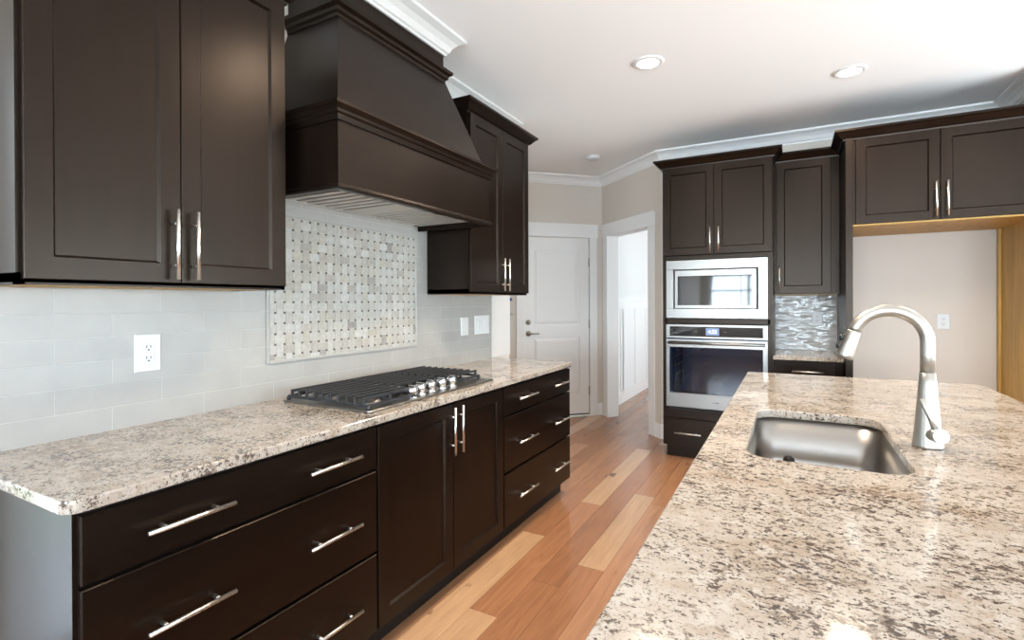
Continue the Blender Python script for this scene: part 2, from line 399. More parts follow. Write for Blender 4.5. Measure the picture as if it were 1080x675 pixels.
# ================================================================== THE SETTING
# floor of planks, along Y
def build_floor():
    bm = bmesh.new(); tint = bm.loops.layers.float_color.new('tint'); sh = bm.loops.layers.float_color.new('shift')
    rnd = random.Random(5)
    pal = [(.3283, .1544, .0772), (.3545, .1737, .0877), (.2950, .1363, .0681), (.3827, .1968, .1050), (.4259, .2342, .1362), (.3102, .1443, .0739), (.2618, .1201, .0577), (.5024, .3068, .1926)]
    wts = [5, 5, 4, 4, 2, 4, 2, 1.2]
    def quad(x0, x1, y0, y1, col):
        g = .0007
        vs = [bm.verts.new(p) for p in ((x0+g, y0+g, 0), (x1-g, y0+g, 0), (x1-g, y1-g, 0), (x0+g, y1-g, 0))]
        f = bm.faces.new(vs); s3 = (rnd.random()*40, rnd.random()*40, rnd.random()*10, 1)
        for l in f.loops: l[tint] = (*col, 1); l[sh] = s3
    x = -1.62; widths = [.165, .127, .165, .19]
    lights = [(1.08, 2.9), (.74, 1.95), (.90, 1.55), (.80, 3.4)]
    k = 0
    while x < 6.6:
        w = .140; y = -4.6 - rnd.random()*1.2
        while y < 9.1:
            L = rnd.uniform(.7, 2.0); col = rnd.choices(pal, wts)[0]
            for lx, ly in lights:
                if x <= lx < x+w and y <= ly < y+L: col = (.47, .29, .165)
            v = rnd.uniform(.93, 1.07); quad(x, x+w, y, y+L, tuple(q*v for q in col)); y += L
        x += w
    box(bm, -1.7, 6.7, -4.8, 9.3, -.06, -.0015)
    for f in bm.faces:
        if f.calc_center_median().z < -.001:
            for l in f.loops: l[tint] = (.08, .045, .025, 1)
    return struct('floor', bm, M['floor'], 'light brown hickory plank floor running the length of the kitchen', 'floor')
build_floor()
struct('ceiling', BM(lambda b: box(b, -1.7, 6.9, -4.8, 9.3, CEIL, CEIL+.1)), M['ceil'], 'flat pale grey ceiling', 'ceiling')

T = .12
# left wall with an opening for the added, unseen patio door near the camera
def wl(b):
    box(b, -T, 0, .42, 3.583, 0, CEIL); box(b, -T, 0, -4.6, -1.85, 0, CEIL); box(b, -T, 0, -1.85, .42, 2.15, CEIL)
struct('wall_left', BM(wl), M['wall'], 'greige wall behind the cooktop run', 'wall')
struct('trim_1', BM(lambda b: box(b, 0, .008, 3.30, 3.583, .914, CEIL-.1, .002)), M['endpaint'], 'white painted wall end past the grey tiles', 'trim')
# door wall and opening wall meet at C0
C0 = Vector((.035, 5.785, 0)); D1 = Vector((-1, -1, 0)).normalized(); N1 = Vector((1, -1, 0)).normalized()
D2 = Vector((.7513, -.66, 0)).normalized(); N2 = Vector((-.66, -.7513, 0)).normalized()
E1 = lambda u, v, n: tuple(C0 + D1*u + N1*n + Vector((0, 0, v)))
E2 = lambda u, v, n: tuple(C0 + D2*u + N2*n + Vector((0, 0, v)))
def mbox(b, mp, u0, u1, v0, v1, n0, n1, bev=0):
    t = bmesh.new()
    v = [t.verts.new(mp(x, y, z)) for x in (u0, u1) for y in (v0, v1) for z in (n0, n1)]
    for f in ((0, 1, 3, 2), (4, 6, 7, 5), (0, 4, 5, 1), (2, 3, 7, 6), (0, 2, 6, 4), (1, 5, 7, 3)): t.faces.new([v[i] for i in f])
    if bev: bmesh.ops.bevel(t, geom=t.edges[:], offset=bev, segments=2, affect='EDGES', profile=.5)
    merge(b, t)
def wd(b):
    mbox(b, E1, -.02, .165, 0, CEIL, -.12, 0); mbox(b, E1, .973, 2.1, 0, CEIL, -.12, 0); mbox(b, E1, .165, .973, 2.08, CEIL, -.12, 0)
struct('wall_entry', BM(wd), M['wall'], 'greige angled wall holding the white entry door', 'wall')
def wo_(b):
    mbox(b, E2, -.02, .125, 0, CEIL, -.13, 0); mbox(b, E2, .955, 1.129, 0, CEIL, -.13, 0); mbox(b, E2, .125, .955, 2.10, CEIL, -.13, 0)
struct('wall_opening', BM(wo_), M['wall'], 'greige angled wall with the cased hall opening', 'wall')
struct('wall_back', BM(lambda b: box(b, .883, 3.50, 5.037, 5.157, 0, CEIL)), M['wall'], 'greige back wall behind the oven and refrigerator space', 'wall')
struct('wall_right', BM(lambda b: box(b, 3.385, 3.50, 4.38, 5.037, 0, CEIL)), M['wall'], 'short greige side wall right of the refrigerator space', 'wall')
def wpas(b):
    box(b, -1.56, -1.45, 2.5, 4.45, 0, CEIL); box(b, -1.45, -T, 2.4, 2.5, 0, CEIL)
struct('wall_passage', BM(wpas), M['wall'], 'greige wall of the passage behind the cooktop wall', 'wall')
# great room shell behind the camera
def wrear(b):
    z0, z1 = .75, 2.45; xs = [-T] + [q for w in WINS_REAR for q in w] + [6.7]
    box(b, -T, 6.7, -4.72, -4.6, 0, z0); box(b, -T, 6.7, -4.72, -4.6, z1, CEIL)
    for i in range(0, len(xs), 2): box(b, xs[i], xs[i+1], -4.72, -4.6, z0, z1)
struct('wall_rear', BM(wrear), M['wall'], 'greige wall with three windows behind the viewer', 'wall')
def wfar(b):
    z0, z1 = .08, 2.45; ys = [-4.6] + [q for w in WINS_RIGHT for q in w] + [5.1]
    box(b, 6.6, 6.72, -4.6, 5.1, 0, z0); box(b, 6.6, 6.72, -4.6, 5.1, z1, CEIL)
    for i in range(0, len(ys), 2): box(b, 6.6, 6.72, ys[i], ys[i+1], z0, z1)
struct('wall_far_right', BM(wfar), M['wall'], 'greige wall with two windows far right of the island', 'wall')
struct('wall_great_room', BM(lambda b: box(b, 3.50, 6.72, 5.037, 5.157, 0, CEIL)), M['wall'], 'greige end wall of the room right of the kitchen', 'wall')
# hall behind the opening
struct('wall_hall_left', BM(lambda b: box(b, -.08, .03, 5.90, 9.0, 0, CEIL)), M['hallwall'], 'white wainscoted wall seen through the opening', 'wall')
struct('wall_hall_end', BM(lambda b: box(b, -.08, 2.8, 9.0, 9.1, 0, CEIL)), M['hallwall'], 'pale end wall of the hall', 'wall')
def whr(b):
    box(b, 2.7, 2.8, 5.157, 6.4, 0, CEIL); box(b, 2.7, 2.8, 8.2, 9.0, 0, CEIL); box(b, 2.7, 2.8, 6.4, 8.2, 0, .8); box(b, 2.7, 2.8, 6.4, 8.2, 2.4, CEIL)
struct('wall_hall_right', BM(whr), M['hallwall'], 'pale hall wall with a window', 'wall')

# windows
def window(n, mp, u0, u1, v0, v1, n0, n1, label, cols=2):
    def fr(b):
        w = .06
        mbox(b, mp, u0, u1, v0, v0+w, n0, n1); mbox(b, mp, u0, u1, v1-w, v1, n0, n1)
        mbox(b, mp, u0, u0+w, v0+w, v1-w, n0, n1); mbox(b, mp, u1-w, u1, v0+w, v1-w, n0, n1)
        m = (n0+n1)/2; vm = (v0+v1)/2
        mbox(b, mp, u0+w, u1-w, vm-.02, vm+.02, m-.02, m+.02)
        for k in range(1, cols):
            um = u0 + (u1-u0)*k/cols; mbox(b, mp, um-.03, um+.03, v0+w, v1-w, m-.02, m+.02)
    o = struct('window_%d' % n, BM(fr), M['trim'], label, 'window')
    m = (n0+n1)/2
    part('pane', o, M['pane'], lambda b: mbox(b, mp, u0+.05, u1-.05, v0+.05, v1-.05, m-.003, m+.003))
i = 1
for (a, b_), nm in zip(WINS_REAR, ('left', 'middle', 'right')):
    window(i, BW, a, b_, .75, 2.45, -4.70, -4.62, 'white framed %s window in the rear wall' % nm); i += 1
for (a, b_), nm in zip(WINS_RIGHT, ('rear', 'middle', 'front')):
    window(i, LW, a, b_, .08, 2.45, 6.62, 6.70, 'white framed %s window in the far right wall' % nm); i += 1
window(i, LW, -1.85, .42, .02, 2.15, -.1, -.02, 'unseen glazed patio door added for the sheen on cabinet ends'); i += 1  # unseen; added so its daylight gives the cabinet ends a cool sheen
window(i, LW, 6.4, 8.2, .8, 2.4, 2.71, 2.79, 'white framed window lighting the hall'); i += 1

# crown moulding at the ceiling
def crown_left(b):
    sweep(b, [(0, .42), (0, 1.529), (.318, 1.529), (.318, 2.28), (0, 2.28), (0, 3.583), (-T, 3.583)], CROWN, z0=CEIL)
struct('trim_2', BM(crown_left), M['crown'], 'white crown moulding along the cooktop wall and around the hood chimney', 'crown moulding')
pA = C0 + D1*2.0; pB = C0; pC = C0 + D2*1.1285
def crown_back(b):
    sweep(b, [(pA.x, pA.y), (pB.x, pB.y), (pC.x, pC.y), (3.385, 5.037), (3.385, 4.38), (3.50, 4.38), (3.50, 5.037)], CROWN, z0=CEIL)
struct('trim_3', BM(crown_back), M['trim'], 'white crown moulding around the far walls', 'crown moulding')
BASE = [(0, 0), (.016, 0), (.016, .125), (.010, .14), (0, .14)]
e1 = C0 + D1*1.075; e2 = C0 + D1*.068
struct('baseboard_entry', BM(lambda b: (sweep(b, [(e2.x, e2.y), (C0.x, C0.y), tuple((C0+D2*.045).xy)], BASE), sweep(b, [(pA.x, pA.y), (e1.x, e1.y)], BASE))), M['trim'], 'white baseboard in the corner by the entry door', 'baseboard')
struct('baseboard_back', BM(lambda b: sweep(b, [tuple((C0+D2*1.037).xy), (pC.x, pC.y), (1.02, 5.037)], BASE)), M['trim'], 'white baseboard between the hall opening and oven cabinet', 'baseboard')
struct('baseboard_alcove', BM(lambda b: sweep(b, [(2.395, 5.037), (3.34, 5.037)], BASE)), M['trim'], 'white baseboard in the refrigerator space', 'baseboard')
# wainscot on the hall wall
def wains(b):
    box(b, .03, .045, 5.95, 9.0, 0, .16); box(b, .03, .065, 5.95, 9.0, 1.35, 1.38); box(b, .03, .045, 5.95, 9.0, 1.24, 1.35)
    box(b, .03, .034, 5.95, 9.0, .16, 1.24)
    y = 5.97
    while y < 9.0: box(b, .03, .045, y, y+.10, .16, 1.24, .001); y += .62
    box(b, .03, .045, 6.50, 6.62, .16, 1.24)
struct('trim_4', BM(wains), M['trim'], 'white panelled wainscot in the bright hall', 'wainscot')

# casings
def casing(b, mp, u0, u1, vt, w, head):
    mbox(b, mp, u0-w, u0, 0, vt, 0, .018, .002); mbox(b, mp, u1, u1+w, 0, vt, 0, .018, .002)
    mbox(b, mp, u0-w-.012, u1+w+.012, vt, vt+head, 0, .022, .002)
def jamb(b, mp, u0, u1, vt, depth):
    mbox(b, mp, u0-.018, u0, 0, vt, -depth, .001); mbox(b, mp, u1, u1+.018, 0, vt, -depth, .001); mbox(b, mp, u0-.018, u1+.018, vt, vt+.018, -depth, .001)
struct('trim_5', BM(lambda b: (casing(b, E1, .165, .973, 2.085, .092, .155), jamb(b, E1, .165, .973, 2.085, .12))), M['trim'], 'white casing around the entry door', 'door casing')
struct('trim_6', BM(lambda b: (casing(b, E2, .143, .937, 2.092, .096, .145), jamb(b, E2, .143, .937, 2.092, .132))), M['trim'], 'white casing around the hall opening', 'door casing')
# entry door
def door_leaf(b):
    u0, u1, v0, v1, n = .169, .969, .028, 2.079, -.010
    mbox(b, E1, u0, u1, v0, v1, n-.04, n-.008)
    st = .115
    for a, c in ((v0, .26), (1.93, v1)): mbox(b, E1, u0, u1, a, c, n-.01, n)
    mbox(b, E1, u0+st, u1-st, .93, 1.07, n-.01, n)
    for a, c in ((u0, u0+st), (u1-st, u1)): mbox(b, E1, a, c, .26, 1.93, n-.01, n)
    for a, c in ((.26, .93), (1.07, 1.93)):
        f = lambda d: n - .009 + d
        rings(b, E1, u0+st+.012, u1-st-.012, a+.012, c-.012, [(0, n-.008), (.03, n-.001)])
dd = struct('door_1', BM(door_leaf), M['door'], 'white two-panel entry door on the angled wall', 'door')
hl = Vector(E1(.915, .977, -.010)); n_ = N1
def lever(b):
    cyl(b, hl, hl + N1*.012, .030, seg=24); cyl(b, hl + N1*.012, hl + N1*.05, .011)
    tube(b, [hl + N1*.05, hl + N1*.052 - D1*.03, hl + N1*.050 - D1*.115], [.010, .009, .008], 12)
part('lever_handle', dd, M['brass'], lever, True)
h2 = Vector(E1(.915, 1.106, -.010))
part('deadbolt', dd, M['brass'], lambda b: (cyl(b, h2, h2 + N1*.014, .030, .027, seg=24), cyl(b, h2 + N1*.014, h2 + N1*.03, .012, seg=16)), True)
for v in (.30, 1.08, 1.80):
    part('hinge', dd, M['brass'], lambda b: (mbox(b, E1, .160, .172, v-.05, v+.05, -.012, .003), cyl(b, E1(.167, v-.052, .006), E1(.167, v+.052, .006), .007, seg=10)))
part('door_sweep', dd, M['dark'], lambda b: mbox(b, E1, .169, .969, .004, .030, -.045, -.008))
struct('trim_7', BM(lambda b: mbox(b, E1, .15, .985, 0, .018, -.10, .03, .004)), M['trim'], 'pale threshold under the entry door', 'threshold')

# ================================================================== LEFT RUN
FX = .640            # face of doors and drawers
def base_body(parent, y0, y1, near_panel=False):
    def f(b):
        box(b, .01, .62, y0, y1, .11, .884)
    part('body', parent, M['wood'], f)
    part('toe_kick', parent, M['dark'], lambda b: box(b, .01, .565, y0, y1, 0, .11))
Z1a, Z1b, Z2a, Z2b, Z3a, Z3b = .720, .872, .411, .709, .113, .400
t = thing('base_cabinet', 'dark wood three-drawer base at the near end of the wall run', 'cabinet', (.3, .96, 0))
base_body(t, .506, 1.416)
for za, zb, hz in ((Z1a, Z1b, .795), (Z2a, Z2b, .556), (Z3a, Z3b, .252)):
    drawer(t, LW, .515, 1.414, za, zb, FX, 1, [(False, hz, .632, .846), (False, hz, 1.094, 1.310)])
t = thing('base_cabinet', 'dark wood two-door base under the gas cooktop', 'cabinet', (.3, 1.89, 0))
base_body(t, 1.416, 2.367)
door(t, LW, 1.4225, 1.902, Z3a, Z1b, FX, 1, (True, 1.876, .649, .862))
door(t, LW, 1.906, 2.362, Z3a, Z1b, FX, 1, (True, 1.938, .649, .862))
t = thing('base_cabinet', 'dark wood three-drawer base at the far end by the entry door', 'cabinet', (.3, 2.83, 0))
base_body(t, 2.367, 3.302)
for za, zb, hz in ((Z1a, Z1b, .796), (Z2a, Z2b, .551), (Z3a, Z3b, .252)):
    drawer(t, LW, 2.372, 3.298, za, zb, FX, 1, [(False, hz, 2.500, 2.727), (False, hz, 2.984, 3.207)])
solo('countertop', BM(lambda b: slab(b, rrect(.002, .650, .482, 3.340, [0, .035, .035, 0]), .884, .914)), M['granite2'],
     'speckled cream granite worktop under the cooktop along the tiled wall', 'countertop')

# cooktop
CZ = .914
t = thing('cooktop', 'stainless gas cooktop with black iron grates set in the granite', 'cooktop', (.33, 1.895, CZ))
def tray(b):
    slab(b, rrect(.084, .588, 1.430, 2.357, .015), CZ, CZ+.009, ease=.003)
part('tray', t, M['steel'], tray)
GT = CZ + .054
def grate(b, y0, y1, x0, x1, n_f):
    zb, zt = CZ+.012, GT
    s_ = .006
    for y in (y0, y1): box(b, x0, x1, y-s_, y+s_, zb+.006, zb+.017, .002)
    for x in (x0, x1): box(b, x-s_, x+s_, y0, y1, zb+.006, zb+.017, .002)
    for x in (x0, x1):
        for y in (y0, y1): cyl(b, (x, y, CZ+.009), (x, y, zb+.012), .009, .008, seg=10)
    ym = (y0+y1)/2
    for k in range(n_f):                                            # fingers running along the wall
        x = x0 + (x1-x0)*(k+.5)/n_f
        box(b, x-.0045, x+.0045, y0, y1, zt-.012, zt, .002)
        for y in (y0, ym, y1): box(b, x-.0045, x+.0045, y-s_, y+s_, zb+.012, zt, .002)
    box(b, x0, x1, ym-.005, ym+.005, zb+.006, zb+.017, .002)
part('grate', t, M['iron'], lambda b: grate(b, 1.448, 1.735, .105, .565, 10))
part('grate', t, M['iron'], lambda b: grate(b, 1.755, 2.035, .105, .445, 8))
part('grate', t, M['iron'], lambda b: grate(b, 2.055, 2.340, .105, .500, 9))
for (x, y, r) in ((.215, 1.59, .042), (.445, 1.59, .050), (.275, 1.895, .062), (.215, 2.20, .050), (.415, 2.20, .042)):
    bb = part('burner', t, M['steel'], lambda b: lathe(b, x, y, [(0, CZ+.009), (r*1.5, CZ+.009), (r*1.45, CZ+.014), (r, CZ+.018), (r*.96, CZ+.026), (0, CZ+.026)]))
    part('burner_cap', bb, M['black'], lambda b: lathe(b, x, y, [(0, CZ+.0265), (r*.9, CZ+.0265), (r*.9, CZ+.032), (r*.8, CZ+.035), (0, CZ+.036)]))
for x, y in ((.548, 1.728), (.530, 1.806), (.524, 1.888), (.522, 1.972), (.524, 2.053)):
    k_ = part('knob', t, M['chrome'], lambda b: lathe(b, x, y, [(0, CZ+.009), (.027, CZ+.009), (.027, CZ+.013), (.019, CZ+.015), (.019, CZ+.022), (.0245, CZ+.024), (.0235, CZ+.050), (.020, CZ+.053), (0, CZ+.053)]))
    part('grip', k_, M['chrome'], lambda b: box(b, x-.019, x+.019, y-.005, y+.005, CZ+.052, CZ+.062, .002))

# upper cabinets
UF = .329; UB, UT, DB, DT = 1.385, 2.480, 1.399, 2.466
def upper(label, y0, y1, d0, dm, d1, hs, cr_path):
    t = thing('upper_cabinet', label, 'cabinet', (.15, (y0+y1)/2, UB))
    def body(b):
        box(b, .002, .309, y0, y1, UB+.006, UT); box(b, .29, .309, y0, y1, UB, UB+.03)
        box(b, .002, .309, y0, y0+.018, UB, UB+.03); box(b, .002, .309, y1-.018, y1, UB, UB+.03)
    part('body', t, M['wood'], body)
    part('underside', t, M['ochre'], lambda b: box(b, .003, .29, y0+.018, y1-.018, UB+.001, UB+.006), label='bare light wood underside')
    door(t, LW, d0, dm-.0015, DB, DT, UF, 1, (True, hs[0], 1.409, 1.622))
    door(t, LW, dm+.0015, d1, DB, DT, UF, 1, (True, hs[1], 1.409, 1.622))
    part('crown_molding', t, M['wood'], lambda b: sweep(b, cr_path, CROWN_CAB, z0=UT-.015))
    return t
upper('tall dark wall cabinet at left above the pale tiles, nearest the viewer', .512, 1.276, .522, .8945, 1.268, (.868, .928),
      [(.002, .512), (.309, .512), (.309, 1.276), (.002, 1.276)])
upper('dark wall cabinet past the hood, beside the entry door', 2.522, 3.292, 2.531, 2.909, 3.2856, (2.884, 2.947),
      [(.002, 2.522), (.309, 2.522), (.309, 3.292), (.002, 3.292)])

# range hood
t = thing('range_hood', 'tapered dark wood range hood above the gas cooktop', 'range hood', (.25, 1.905, 1.79))
HY0, HY1, HX = 1.362, 2.452, .503
def frustum(b, a, c):
    tt = bmesh.new()
    (ax, ay0, ay1, az), (cx, cy0, cy1, cz) = a, c
    lo = [tt.verts.new(p) for p in ((.0085, ay0, az), (ax, ay0, az), (ax, ay1, az), (.0085, ay1, az))]
    hi = [tt.verts.new(p) for p in ((.0085, cy0, cz), (cx, cy0, cz), (cx, cy1, cz), (.0085, cy1, cz))]
    for k in range(4): tt.faces.new((lo[k], lo[(k+1) % 4], hi[(k+1) % 4], hi[k]))
    tt.faces.new(lo[::-1]); tt.faces.new(hi); merge(b, tt)
def hbox(b):
    box(b, .0085, HX, HY0, HY0+.02, 1.79, 2.05); box(b, .0085, HX, HY1-.02, HY1, 1.79, 2.05); box(b, HX-.02, HX, HY0+.02, HY1-.02, 1.79, 2.05)
    box(b, .0085, HX-.02, HY0+.02, HY1-.02, 2.03, 2.05)
part('lower_box', t, M['woodh'], hbox)
part('canopy', t, M['wood'], lambda b: frustum(b, (.488, HY0+.012, HY1-.025, 2.083), (.326, 1.528, 2.283, 2.545)))
part('chimney', t, M['wood'], lambda b: box(b, .0085, .317, 1.530, 2.279, 2.545, CEIL-.001))
MID = [(0, -.016), (.008, -.016), (.010, -.006), (.012, .004), (.020, .010), (.022, .020), (.034, .028), (.040, .034), (.040, .046), (.028, .050), (0, .050)]
part('middle_molding', t, M['wood'], lambda b: sweep(b, [(.0085, HY0), (HX, HY0), (HX, HY1), (.0085, HY1)], MID, z0=2.041))
part('upper_molding', t, M['wood'], lambda b: sweep(b, [(.0085, 1.531), (.319, 1.531), (.319, 2.279), (.0085, 2.279)], [(0, 0), (.006, 0), (.008, .012), (.018, .020), (.020, .034), (.036, .044), (.038, .060), (0, .060)], z0=2.545))
part('lower_molding', t, M['wood'], lambda b: sweep(b, [(.0085, HY0), (HX, HY0), (HX, HY1), (.0085, HY1)], [(0, 0), (.006, 0), (.012, .004), (.014, .012), (.012, .020), (.004, .024), (0, .026), (-.02, .026), (-.02, 0)], z0=1.766))
def liner(b):
    x0, x1, y0, y1 = .0085, HX-.021, HY0+.021, HY1-.021
    box(b, x0, x0+.02, y0, y1, 1.795, 1.80); box(b, x1-.06, x1, y0, y1, 1.795, 1.80); box(b, x0, x1, y0, y0+.05, 1.795, 1.80); box(b, x0, x1, y1-.05, y1, 1.795, 1.80)
    box(b, x0, x1, y0, y1, 1.83, 1.835)
ln = part('liner', t, M['liner'], liner)
for a0, a1 in ((HY0+.075, HY0+.455), (HY1-.455, HY1-.075)):
    def flt(b):
        n = 7; p = (a1-a0)/n
        for k in range(n): box(b, .026, .42, a0+k*p+.009, a0+(k+1)*p-.009, 1.797, 1.803, .002)
    part('baffle_filter', ln, M['liner'], flt)
part('center_plate', ln, M['liner'], lambda b: box(b, .026, .42, HY0+.462, HY1-.462, 1.796, 1.803))
part('slot_shade_plate', ln, M['dark'], lambda b: box(b, .024, .42, HY0+.071, HY1-.071, 1.806, 1.81))  # black plate puts the shade behind the baffle slots into its colour
for y in (1.66, 2.15): part('hood_lamp', ln, M['plastic'], lambda b: lathe(b, .44, y, [(0, 1.794), (.024, 1.794), (.026, 1.797), (0, 1.797)]))

# backsplash
def bspl(b):
    box(b, .0005, .008, .42, 3.286, .914, 1.384); box(b, .0005, .008, 1.277, 2.521, 1.384, 1.80)
solo('tile_backsplash', BM(bspl), M['tile'], 'pale grey glossy subway tiles on the wall behind the cooktop', 'backsplash')
def mosaic():
    bm = bmesh.new(); tint = bm.loops.layers.float_color.new('tint'); rnd = random.Random(11)
    y0, y1, z0, z1 = 1.424, 2.404, 1.084, 1.722; p = .0467; d = .0108; g = .0008
    a, b_ = (p+d)/2, (p-d)/2
    pal = [(.4232, .4140, .3818), (.4048, .3910, .3542), (.4508, .4416, .4186), (.3910, .3680, .3312), (.4140, .3910, .3404), (.3496, .3312, .2990), (.2944, .2806, .2622)]
    wt = [7, 6, 5, 3, 3, 1.5, .8]
    def tl(ya, yb, za, zb, n, col):
        ya, yb, za, zb = max(ya, y0+.002), min(yb, y1-.002), max(za, z0+.002), min(zb, z1-.002)
        if yb-ya < .003 or zb-za < .003: return
        k0 = len(bm.faces); box(bm, .0083, n, ya, yb, za, zb); bm.faces.ensure_lookup_table()
        for f in bm.faces[k0:]:
            for l in f.loops: l[tint] = (*col, 1)
    k0 = 0
    box(bm, .0082, .0122, y0, y1, z0, z1)
    for f in bm.faces:
        for l in f.loops: l[tint] = (.44, .43, .40, 1)
    for i in range(-1, 23):
        for j in range(-1, 16):
            cy, cz = y0 + .016 + (i-.5)*p + .012, z0 + .022 + (j-.5)*p
            cy2, cz2 = (a, b_) if (i+j) % 2 else (b_, a)
            v = rnd.uniform(.95, 1.05); col = tuple(q*v for q in rnd.choices(pal, wt)[0])
            tl(cy-cy2+g, cy+cy2-g, cz-cz2+g, cz+cz2-g, .0135, col)
            dc = rnd.choice([(.095, .078, .066), (.12, .10, .088), (.075, .06, .05), (.16, .14, .12)])
            tl(cy+p/2-d/2+g, cy+p/2+d/2-g, cz+p/2-d/2+g, cz+p/2+d/2-g, .0137, dc)
    return bm
ms = thing('mosaic_panel', 'marble basketweave mosaic with dark dots framed in the tile behind the cooktop', 'mosaic', (.01, 1.914, 1.4))
link_mesh('mosaic_field', mosaic(), M['mosaic'], ms)
def mborder(b):
    for q in ((1.410, 1.424, 1.070, 1.736), (2.404, 2.418, 1.070, 1.736)): box(b, .0082, .016, *q, .003)
    for q in ((1.424, 2.404, 1.070, 1.084), (1.424, 2.404, 1.722, 1.736)): box(b, .0082, .016, *q, .003)
part('pencil_border', ms, M['tile'], mborder)

# outlets and switches
def receptacle(parent, mp, uc, vc, n0, sg, decor=True):
    if decor: part('face', parent, M['plastic'], lambda b: rings(b, mp, uc-.017, uc+.017, vc-.034, vc+.034, [(0, n0), (0, n0+sg*.0025), (.001, n0+sg*.003)]))
    def sl(b):
        for dv in (.019, -.019):
            for du, w, h in ((-.0065, .0013, .005), (.0065, .0013, .004)): mbox(b, mp, uc+du-w, uc+du+w, vc+dv+.003-h, vc+dv+.003+h, n0+sg*.002, n0+sg*.0034)
            mbox(b, mp, uc-.0026, uc+.0026, vc+dv-.011, vc+dv-.006, n0+sg*.002, n0+sg*.0034)
    part('slots', parent, M['slot'], sl)
def plate(name, label, mp, u0, u1, v0, v1, n0, sg, cat):
    t = thing(name, label, cat, mp((u0+u1)/2, (v0+v1)/2, n0))
    part('cover_plate', t, M['plastic'], lambda b: rings(b, mp, u0, u1, v0, v1, [(0, n0), (0, n0+sg*.003), (.003, n0+sg*.006)]))
    return t
t = plate('wall_outlet', 'white duplex outlet on the pale tiles under the near wall cabinet', LW, .908, .991, 1.097, 1.229, .008, 1, 'outlet')
receptacle(t, LW, .9495, 1.163, .014, 1)
t = plate('light_switch', 'single white switch plate on the tiles, nearer the mosaic', LW, 2.885, 2.972, 1.107, 1.231, .008, 1, 'switch')
part('rocker', t, M['plastic'], lambda b: rings(b, LW, 2.9115, 2.9455, 1.136, 1.202, [(0, .014), (0, .016), (.002, .0175)]))
t = plate('light_switch', 'wide double white switch plate on the tiles, nearer the entry door', LW, 3.058, 3.250, 1.105, 1.240, .008, 1, 'switch')
for u in (3.108, 3.200): part('rocker', t, M['plastic'], lambda b: rings(b, LW, u-.019, u+.019, 1.138, 1.206, [(0, .014), (0, .016), (.002, .0175)]))
# small fittings on the strip of wall left of the entry door
solo('sticker', BM(lambda b: cyl(b, E1(1.131, 1.366, 0), E1(1.131, 1.366, .006), .020, seg=20)), M['blue'], 'small round blue spot on the beige wall strip by the entry door', 'sticker')
def hk(b):
    cyl(b, E1(1.128, 1.205, 0), E1(1.128, 1.205, .006), .018, seg=16); tube(b, [E1(1.128, 1.205, .006), E1(1.128, 1.205, .035), E1(1.095, 1.203, .04)], .006, 10)
solo('wall_hook', BM(hk), M['brass'], 'small metal hook on the beige wall strip below the blue spot', 'hook')

# ================================================================== BACK WALL
YF = 4.456
t = thing('oven_cabinet', 'tall dark cabinet holding the microwave and wall oven', 'cabinet', (1.447, 4.75, 0))
TX0, TX1, YB = 1.024, 1.871, 5.030
def tower(b):
    y0 = YF+.020
    box(b, TX0, TX0+.02, y0, YB, .11, 2.48); box(b, TX1-.02, TX1, y0, YB, .11, 2.48)
    box(b, TX0+.02, TX1-.02, YB-.01, YB, .11, 2.48)
    for z0, z1 in ((.11, .13), (.345, .44), (1.150, 1.190), (1.690, 1.722), (2.46, 2.48)): box(b, TX0+.02, TX1-.02, y0, YB-.01, z0, z1)
    box(b, TX0+.02, 1.060, y0, y0+.02, .44, 1.69); box(b, 1.833, TX1-.02, y0, y0+.02, .44, 1.69)
part('carcass', t, M['wood'], tower)
part('toe_kick', t, M['wood'], lambda b: box(b, TX0+.02, TX1-.02, YF+.085, YF+.12, 0, .11))
door(t, BW, 1.030, 1.4385, 1.726, 2.468, YF, -1, (True, 1.412, 1.738, 1.947))
door(t, BW, 1.4415, 1.866, 1.726, 2.468, YF, -1, (True, 1.477, 1.738, 1.947))
drawer(t, BW, 1.030, 1.866, .116, .342, YF, -1, [(False, .226, 1.126, 1.338)])
part('crown_molding', t, M['wood'], lambda b: sweep(b, [(TX0, 5.03), (TX0, YF+.018), (TX1, YF+.018), (TX1, 5.03)], CROWN_CAB, z0=2.468, side=1))
# microwave
t = thing('microwave', 'built-in stainless microwave with black glass above the wall oven', 'microwave', (1.447, 4.46, 1.19))
X0, X1, V0, V1 = 1.058, 1.835, 1.196, 1.682
yf = YF - .006
k = (X1-X0)/852.0; kz = (V1-V0)/517.0
mx = lambda u: X0 + (u-103)*k
mz = lambda v: V1 - (v-88)*kz
def mtrim(b):
    a0, a1, c0, c1 = mx(168), mx(880), mz(522), mz(170)
    for q in ((X0, X1, c1, V1), (X0, X1, V0, c0)): box(b, q[0], q[1], yf, yf+.028, q[2], q[3], .0015)
    for q in ((X0, a0), (a1, X1)): box(b, q[0], q[1], yf, yf+.028, c0, c1, .0015)
part('trim_kit', t, M['steel'], mtrim)
part('body', t, M['dark'], lambda b: box(b, mx(160), mx(885), yf+.05, yf+.40, mz(530), mz(162)))
a0, a1, c0, c1 = mx(182), mx(866), mz(516), mz(180)
def mface(b):
    g0, g1, h0, h1 = mx(206), mx(832), mz(490), mz(230)
    for q in ((a0, a1, h1, c1), (a0, a1, c0, h0)): box(b, q[0], q[1], yf-.004, yf+.05, q[2], q[3], .001)
    for q in ((a0, g0), (g1, a1)): box(b, q[0], q[1], yf-.004, yf+.05, h0, h1, .001)
dm = part('door', t, M['steel'], mface)
part('window_glass', dm, M['glassblack'], lambda b: box(b, mx(206), mx(741), yf-.001, yf+.05, mz(490), mz(230)))
part('control_panel', t, M['glassblack'], lambda b: box(b, mx(744), mx(832), yf-.001, yf+.05, mz(490), mz(230)))
